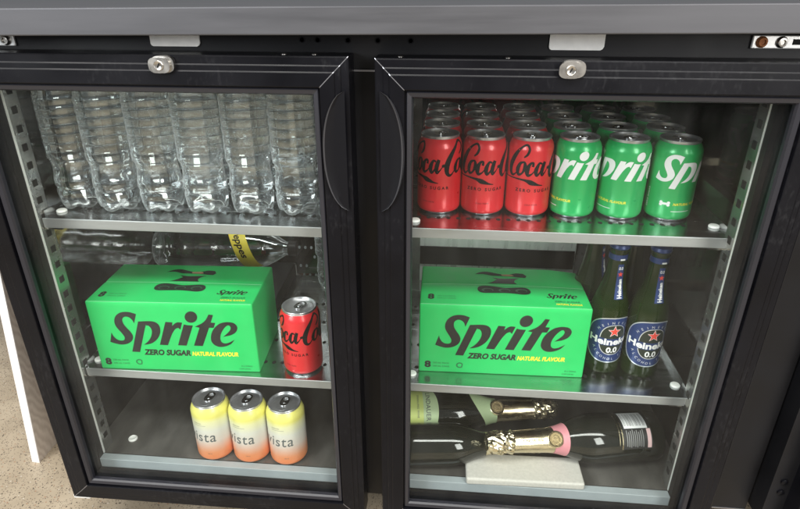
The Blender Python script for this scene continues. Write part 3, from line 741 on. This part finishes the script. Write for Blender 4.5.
# ------------------------------------------------------------------ beer bottles
def beer(loc, lean, rz, lab):
    t_ = thing('beer_bottle', lab, 'bottle', loc, (0, lean, rz), 'green beer bottles with blue labels')
    m = MB(); RB = 29.6
    BP = [(0, 4), (20, 3), (25, .6), (27, 0), (28.8, 1.6), (29.5, 5), (RB, 12), (RB, 105), (29.2, 113), (27.6, 122), (24.8, 133), (21.2, 145), (18, 157), (15.8, 170), (14.2, 186), (13.4, 202), (13.2, 210), (14.4, 213), (14.4, 217), (13.4, 219), (13.2, 224), (0, 224)]
    m.lathe(BP, 64)
    m.build('bottle_glass', M['beer'], t_, sharp=60)
    # paper label: oval, wrapped round the belly
    cz = 65; q = MB(); lab_o = oval(0, cz, 43, 42, 60, 2.6)
    wrap(q, poly_shape(lab_o), RB, 0, 0, .15)
    wrap(q, ring_shape(oval(0, cz, 43, 42, 60, 2.6), oval(0, cz, 41.4, 40.4, 60, 2.6)), RB, 0, 1, .22)
    wrap(q, poly_shape(oval(0, cz + 1, 21, 27, 48, 2.4)), RB, 0, 2, .24)
    wrap(q, ring_shape(oval(0, cz + 1, 22, 28, 48, 2.4), oval(0, cz + 1, 20.8, 26.8, 48, 2.4)), RB, 0, 1, .28)
    ban = [(-40, cz - 6), (-20, cz - 9), (0, cz - 10), (20, cz - 9), (40, cz - 6), (40, cz + 7), (20, cz + 4), (0, cz + 3), (-20, cz + 4), (-40, cz + 7)]
    wrap(q, poly_shape(ban), RB, 0, 0, .32)
    L_ = q.build('paper_label', [M['blue'], M['silver'], M['labelgreen']], t_)
    q = MB(); nm = fit(text_shape('Heineken', 16, .55), -38, 38, 0, 12.5)
    nm = ([(u, v + cz - 8.6 + .0024 * u * u) for u, v in cut(nm, 3)[0]], cut(nm, 3)[1])
    wrap(q, nm, RB, 0, 0, .42)
    wrap(q, fit(text_shape('0.0', 16, .5), -9, 9, cz - 23, cz - 12.5), RB, 0, 0, .42)
    q.build('brand_lettering', M['white'], L_)
    q = MB()
    def arc(txt, r0x, r0y, a0, a1, size, inward):
        n = len(txt)
        for i, ch in enumerate(txt):
            if ch == ' ': continue
            a = a0 + (a1 - a0) * i / (n - 1); s = text_shape(ch, size, .05, 0, 1, 'CENTER')
            rot = a - PI / 2 if not inward else a + PI / 2
            wrap(q, xform(s, 1, r0x * math.cos(a), cz + r0y * math.sin(a), rot=rot), RB, 0, 0, .3)
    arc('HEINEKEN', 30, 31, math.radians(142), math.radians(38), 6.0, False)
    arc('ALCOHOL FREE', 33, 37, math.radians(205), math.radians(335), 6.0, True)
    q.build('ring_lettering', M['silver'], L_)
    def star(cx, cv, r): return poly_shape([(cx + (r if k % 2 == 0 else r * .4) * math.sin(k * PI / 5), cv + (r if k % 2 == 0 else r * .4) * math.cos(k * PI / 5)) for k in range(10)])
    q = MB(); wrap(q, star(0, cz + 16.5, 11.2), RB, 0, 1, .40); wrap(q, star(0, cz + 16.5, 9.6), RB, 0, 0, .46); q.build('red_star', [M['star'], M['white']], L_)
    # neck: blue collar and a vertical strip
    def rn(v):
        for (r0, z0), (r1, z1) in zip(BP[6:], BP[7:]):
            if z0 <= v <= z1 and z1 > z0: return r0 + (r1 - r0) * (v - z0) / (z1 - z0)
        return 13.4
    q = MB()
    vv = [(-5.2 + 10.4 * i / 4 * 1.0, 137 + 56 * j / 14) for j in range(15) for i in range(5)]
    wrap(q, (vv, [[j * 5 + i, j * 5 + i + 1, (j + 1) * 5 + i + 1, (j + 1) * 5 + i] for j in range(14) for i in range(4)]), 16.5, 0, 0, .5, rn)
    vv = [(-48 + 96 * i / 32, 199 + 9 * j / 2) for j in range(3) for i in range(33)]
    wrap(q, (vv, [[j * 33 + i, j * 33 + i + 1, (j + 1) * 33 + i + 1, (j + 1) * 33 + i] for j in range(2) for i in range(32)]), 15.2, 0, 0, .5, rn)
    N_ = q.build('neck_label', M['blue'], t_)
    q = MB(); wrap(q, xform(fit(text_shape('Heineken', 9, .3), 0, 30, -2.7, 2.7), 1, .3, 139, rot=PI / 2), 16.5, 0, 0, .9, rn)
    wrap(q, fit(text_shape('0.0', 9, .2), -3.6, 3.6, 184, 189), 16.5, 0, 0, .9, rn)
    wrap(q, ([(-3, 199.4), (5, 199.4), (5, 202), (-3, 202)], [[0, 1, 2, 3]]), 15.2, 0, 0, .9, rn); q.build('neck_lettering', M['white'], N_)
    q = MB(); wrap(q, star(0, 177, 4.8), 16.5, 0, 0, .95, rn); q.build('neck_star', M['star'], N_)
    q = MB(); q.lathe([(14.6, 217), (15.6, 219), (14.2, 223.5), (10, 225.2), (0, 225.4)], 42); q.build('crown_cap', M['blue'], t_)
    return t_
be = beer((399, -37, -484.9), 0, math.radians(12), 'green beer bottle with blue label standing right against the green carton')
b3_ = dup(be, (380.5, 25.5, -484.9), math.radians(50), 'green beer bottle in the second row, just behind the carton and nearer bottle')
b4_ = dup(be, (441, 20, -484.9), math.radians(-70), 'green beer bottle in the second row, between the two front bottles')
b2_ = dup(be, (458.5, -44, -484.9), math.radians(10), 'green beer bottle with blue label standing farther from the carton, near the right wall')

# ------------------------------------------------------------------ sparkling wine bottles lying on the fridge floor
def wine(loc, yaw, roll, lab, style, pitch=0.):
    t_ = thing('wine_bottle', lab, 'bottle', loc, (0, PI / 2 - pitch, yaw)); RW = 42.
    WP = [(0, 16), (18, 12), (30, 4), (38, 0), (41, 2), (RW, 8), (RW, 112), (41, 123), (38.4, 135), (34.2, 147), (29.2, 159), (24.8, 170), (21.6, 182), (19.8, 196), (18.4, 226), (17, 262), (16, 285), (16, 290), (0, 290)]
    m = MB(); m.lathe(WP, 64); m.build('bottle_glass', M['wine'], t_, sharp=60)
    def rr(z):
        for (r0, z0), (r1, z1) in zip(WP[6:], WP[7:]):
            if z0 <= z <= z1 and z1 > z0: return r0 + (r1 - r0) * (z - z0) / (z1 - z0)
        return 16
    # gold foil over the neck
    m = MB(); prof = [(rr(z) + .6, z) for z in (180, 188, 196, 206, 222, 240, 258)]
    m.lathe(prof, 48, close=False); g = m.build('neck_foil', M['gold'], t_)
    m = MB(); prof = [(17.6, 257), (19.2, 259), (18.0, 264), (17.6, 269), (18.6, 273), (19.2, 279), (18.6, 288), (17.4, 296), (13, 302), (0, 303)]
    m.lathe(prof, 26, smooth=False, close=False)
    rnd = random.Random(3 if style != 'green' else 8); jit = {}
    vs = []
    for x, y, z in m.v:
        r = math.hypot(x, y); a = math.atan2(y, x)
        k = 1 + .05 * math.sin(5 * a + z * .35) + .04 * math.sin(9 * a - z * .7) + rnd.uniform(-.035, .035)
        vs.append((x * k, y * k, z + rnd.uniform(-.6, .6)) if r > 1 else (x, y, z))
    m.v = vs; m.build('crumpled_foil', M['gold_crumple'], t_, sharp=20)
    if style == 'plain': return t_, RW, rr
    # neck label: a collar cut to a point on the front
    col, pal = (M['mint'], M['mint']) if style == 'green' else (M['pink'], M['palepink'])
    lroll = roll - .9 if style == 'green' else roll
    q = MB(); n = 40; v = []
    for k in range(n + 1):
        a = -PI + 2 * PI * k / n; w_ = (34 if style == 'green' else 3) * math.cos(a / 2) ** 4
        for j in range(7):
            z = (168 - w_ * .9) + (188 - (168 - w_ * .9)) * j / 6; r = rr(z) + 1.0
            v.append((r * math.sin(a + lroll), -r * math.cos(a + lroll), z))
    f = [[k * 7 + j, k * 7 + j + 1, (k + 1) * 7 + j + 1, (k + 1) * 7 + j] for k in range(n) for j in range(6)]
    q.add(v, f, 0, True); q.build('neck_label', col, t_)
    # medallion
    nrm = Vector((math.sin(roll), -math.cos(roll), .12)).normalized(); rm = rr(188) + .2
    q = MB(); q.lathe([(13.6, -4), (13.6, 1.2), (12.4, 2)], 36, 0, close=False); q.lathe([(12.4, 2), (10.2, 1.6)], 36, 1, close=False); q.lathe([(10.2, 1.6), (9.4, 1.2), (6.5, 1.5), (5.8, 2.2), (0, 2.6)], 36, 2, close=False)
    q.build('medallion', [M['gold'], M['medal'], M['bronze']], t_, (math.sin(roll) * rm, -math.cos(roll) * rm, 188), nrm.to_track_quat('Z', 'Y').to_euler())
    return t_, RW, rr
def lie(tip, base, zc, roll, lab, style, rise=0.):
    d = Vector((tip[0] - base[0], tip[1] - base[1])); yaw = math.atan2(d.y, d.x)
    return wine((base[0], base[1], zc), yaw, roll, lab, style, math.atan2(rise, d.length))
# local axes once laid down: +z runs to the neck, -x points up
UP = -PI / 2                                    # angle (from -y towards +x) whose outward normal is -x, i.e. upwards
ta, RW, rr = lie((345, 3), (49, -37), -619.5, UP + .62, 'dark sparkling wine bottle lying with green labels, gold neck pointing right', 'green')
# belly label, lime with a paler edge, text running round the belly
q = MB(); A0 = UP + .75
def belly(mb, u0, u1, v0, v1, mi, lift, curve=0., nu=26, nv=4):
    vv = []
    for j in range(nv + 1):
        for i in range(nu + 1):
            s = i / nu; u = u0 + (u1 - u0) * s; e = curve * (1 - (2 * s - 1) ** 2)
            vv.append((u, v0 + (v1 + e - v0) * j / nv))
    wrap(mb, (vv, [[j * (nu + 1) + i, j * (nu + 1) + i + 1, (j + 1) * (nu + 1) + i + 1, (j + 1) * (nu + 1) + i] for j in range(nv) for i in range(nu)]), RW, A0, mi, lift)
belly(q, -52, 52, 16, 66, 0, .2, 14); belly(q, -52, 52, 53, 66, 1, .3, 14)
la = q.build('belly_label', [M['lime'], M['mint']], ta)
q = MB(); wrap(q, xform(text_shape('LINDAUER', 11, .12, 0, 1.05, 'CENTER'), 1, -8, 58), RW, A0, 0, .45); wrap(q, xform(text_shape('SPARKLING WINE', 5, .03, 0, 1.1, 'CENTER'), 1, -8, 42), RW, A0, 0, .45)
q.build('label_lettering', M['vista_ink'], la)
cb, _r, _f = lie((318, -82), (60, -108), -625.5, 0, 'dark wine bottle lying nearest the door, its neck under the pink collared bottle', 'plain')
cb.scale = (.86, .86, .86)
tb, RW, rr = lie((214, -121), (506, -52), -619.5, UP - .78, 'dark sparkling wine bottle lying with pink collar, gold neck pointing left', 'pink', 22)
q = MB(); A0 = UP - .62
belly(q, -30, 42, 26, 78, 0, .2)
lb = q.build('back_label', M['blacklabel'], tb)
q = MB(); belly(q, 4, 38, 32, 74, 0, .35)
for k in range(20):
    if k % 7 != 3: u_ = 34 + k * 1.95; belly(q, 8, 33, u_, u_ + (.5 + (k * 5 % 3) * .35), 1, .45, nu=8, nv=1)
q.build('barcode_sticker', [M['white'], M['greytext']], lb)
q = MB()
for k in range(9):
    belly(q, -27 + (k % 3), 2 - (k * 7 % 5), 42 + k * 3.6, 43.2 + k * 3.6, 0, .35, nu=8, nv=1)
q.build('fine_print', M['greytext'], lb)
q = MB(); belly(q, -28, 3, 28, 35, 0, .4); q.build('pale_strip', M['palepink'], lb)
q = MB(); belly(q, -30, 42, 78.4, 80.4, 0, .25, nv=1); belly(q, -24, 42, 84, 85.2, 0, .25, nv=1); q.build('gold_band', M['gold'], tb)
q = MB(); wrap(q, xform(text_shape('LINDAUER', 7.5, .06, 0, 1.0, 'CENTER'), 1, 0, 0, rot=-PI / 2) if False else xform(text_shape('LINDAUER', 7.5, .06, 0, 1.0, 'CENTER'), 1, 0, 226, rot=-PI / 2), 18, UP - .95, 0, 1.0, rr)
q.build('foil_lettering', M['medal'], tb)

# pale block in front of the wine
m = MB(); m.box(0, 194, 0, 60, 0, 14, 0, 3.5)
sl = m.build('stone_block', M['slab'], None, (182, -153, -660.8), (0, 0, math.radians(1.2)))
tag(sl, 'flat pale beige block lying on the fridge floor in front of the wine bottles', 'block')
# loose shelf clip on the floor
m = MB(); m.lathe([(8, 0), (8, 2), (6.4, 3.6), (4.5, 2.4), (0, 2)], 24)
tag(m.build('loose_clip', M['white_plastic'], None, (-425, -98, -661.8)), 'small round white clip lying on the left fridge floor', 'clip')

# bottle of mixer lying on a black tray behind the left carton
m = MB(); m.box(-478, -190, 40, 238, 0, 30, 0, 3)
tag(m.build('black_tray', M['black'], None, (0, 0, -484.9)), 'low black tray behind the green carton, under the lying clear bottle', 'tray')
t_ = thing('mixer_bottle', 'clear bottle with yellow label lying on its side behind the left carton', 'bottle', (-472, 200, -411), (0, PI / 2, math.radians(3)))
MP = [(0, 6), (20, 4), (30, 0), (40, 4), (43, 14), (43, 60), (41.5, 66), (43, 72), (43, 120), (41.8, 124), (43, 128), (43, 206), (41, 218), (36, 234), (28, 250), (18, 266), (14, 272), (14, 282), (0, 282)]
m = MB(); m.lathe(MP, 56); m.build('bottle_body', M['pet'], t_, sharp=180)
def mr(v):
    for (r0, z0), (r1, z1) in zip(MP[4:], MP[5:]):
        if z0 <= v <= z1 and z1 > z0: return r0 + (r1 - r0) * (v - z0) / (z1 - z0)
    return 14
UPM = -PI / 2
def slant(u, z): return (u, z + u * .42)                       # the wrap sits askew on the bottle
vv = [slant(-62 + 140 * i / 50, 161 + 34 * j / 3) for j in range(4) for i in range(51)]
q = MB(); wrap(q, (vv, [[j * 51 + i, j * 51 + i + 1, (j + 1) * 51 + i + 1, (j + 1) * 51 + i] for j in range(3) for i in range(50)]), 43, UPM + .55, 0, .6, mr)
yl = q.build('bottle_label', M['pet_label'], t_)
tx = xform(text_shape('Schweppes', 21, .5, 0, 1.0, 'CENTER'), 1, 0, 0); tx = ([slant(u, v + 171) for u, v in cut(tx, 3)[0]], cut(tx, 3)[1])
q = MB(); wrap(q, tx, 43, UPM + .55, 0, 1.0, mr); q.build('label_lettering', M['ink'], yl)
q = MB(); q.lathe([(16, 278), (16, 292), (15, 294), (0, 294)], 32); q.build('bottle_cap', M['ink'], t_)

# ------------------------------------------------------------------ beside the fridge
bd = thing('leaning_board', 'woodgrain board with pale edge standing beside the left side of the fridge', 'board', (-690, -40, -800), (0, math.radians(6.6), 0))
m = MB(); m.box(-9, 6, 1.2, 420, 0, 760); m.build('board_panel', M['board_face'], bd)
m = MB(); m.box(-9.6, 6.4, -1, 1.1, 0, 760); m.build('edge_strip', M['board_edge'], bd)
nb = thing('neighbour_fridge', 'dark fridge partly seen at the right edge of the photo', 'fridge', (900, 40, -800))
m = MB(); m.box(660, 1250, -149, 300, -700, 46); m.build('cabinet', M['black'], nb, (-900, -40, 800))
m = MB(); sweep(m, PROFILE + [(36, 42)], 690, 1200, -712, 22, YD + 10, 0, True); nd = m.build('door', M['frame'], nb, (-900, -40, 800))
m = MB(); m.box(728, 1162, YD + 23, YD + 27, -674, -16); m.build('glass_pane', M['pane'], nd)
for z in (-612, -634):
    m = MB(); m.lathe([(5, 0), (5, 2.5), (3.6, 3.4), (0, 3.6)], 20); m.build('bolt', M['frame'], nb, (-900 + 677, -40 - 149.2, 800 + z), (PI / 2, 0, 0))
m = MB(); m.box(-34, 34, 0, 6, -707, 46); m.box(-34, 34, -1.2, 5, -709.2, -707.2, 1)
tag(m.build('filler_panel', [M['black'], M['mitre']], None, (620, -120, 0)), 'black filler panel between the two fridges at right', 'panel')

# ------------------------------------------------------------------ light
wd = bpy.data.worlds.new('World'); sc.world = wd; wd.use_nodes = True
wd.node_tree.nodes['Background'].inputs[0].default_value = (.84, .88, .92, 1); wd.node_tree.nodes['Background'].inputs[1].default_value = .32
def area(name, loc, target, sx, sy, power, color=(1, 1, 1)):
    l = bpy.data.lights.new(name, 'AREA'); l.shape = 'RECTANGLE'; l.size = sx; l.size_y = sy; l.energy = power; l.color = color
    o = bpy.data.objects.new(name, l); COL.objects.link(o); o.location = loc
    o.rotation_euler = (Vector(target) - Vector(loc)).to_track_quat('-Z', 'Y').to_euler(); return o
area('ceiling_lamp', (.0, -1.4, 1.75), (.05, -.1, -.4), 4.4, .45, 120, (1, .98, .94))
area('window_light', (-1.9, -2.4, 1.0), (0, 0, -.4), 1.1, 1.5, 72, (.93, .97, 1))
area('doorway_light', (1.7, -2.6, .8), (0, 0, -.4), .8, 1.6, 62, (1, .98, .95))

def inner(name, x, z, power):
    l = bpy.data.lights.new(name, 'AREA'); l.shape = 'RECTANGLE'; l.size = .30; l.size_y = .02; l.energy = power; l.color = (.97, 1, .98)
    o = bpy.data.objects.new(name, l); COL.objects.link(o); o.location = (x * S, 150 * S, z * S); o.rotation_euler = (math.radians(50), 0, 0)
inner('back_wall_fill', 230, -236, .55); inner('back_wall_fill', -200, -236, .4)  # added fill lights inside the cabinet, to brighten its back wall
# ------------------------------------------------------------------ camera
cam = bpy.data.cameras.new('camera'); co = bpy.data.objects.new('camera', cam); COL.objects.link(co)
co.location = (134.97 * S, -874.37 * S, 103.59 * S); co.rotation_euler = (math.radians(90 - 25.4), 0, math.radians(5.02))
cam.sensor_width = 36; cam.lens = 583.58 / 800 * 36; cam.clip_start = .01; cam.clip_end = 100
sc.camera = co
sc.view_settings.view_transform = 'Standard'; sc.view_settings.look = 'None'; sc.view_settings.gamma = 1; sc.view_settings.exposure = 0
sc.cycles.max_bounces = 20; sc.cycles.transmission_bounces = 16; sc.cycles.glossy_bounces = 8; sc.cycles.transparent_max_bounces = 24; sc.cycles.diffuse_bounces = 4
sc.cycles.use_denoising = True
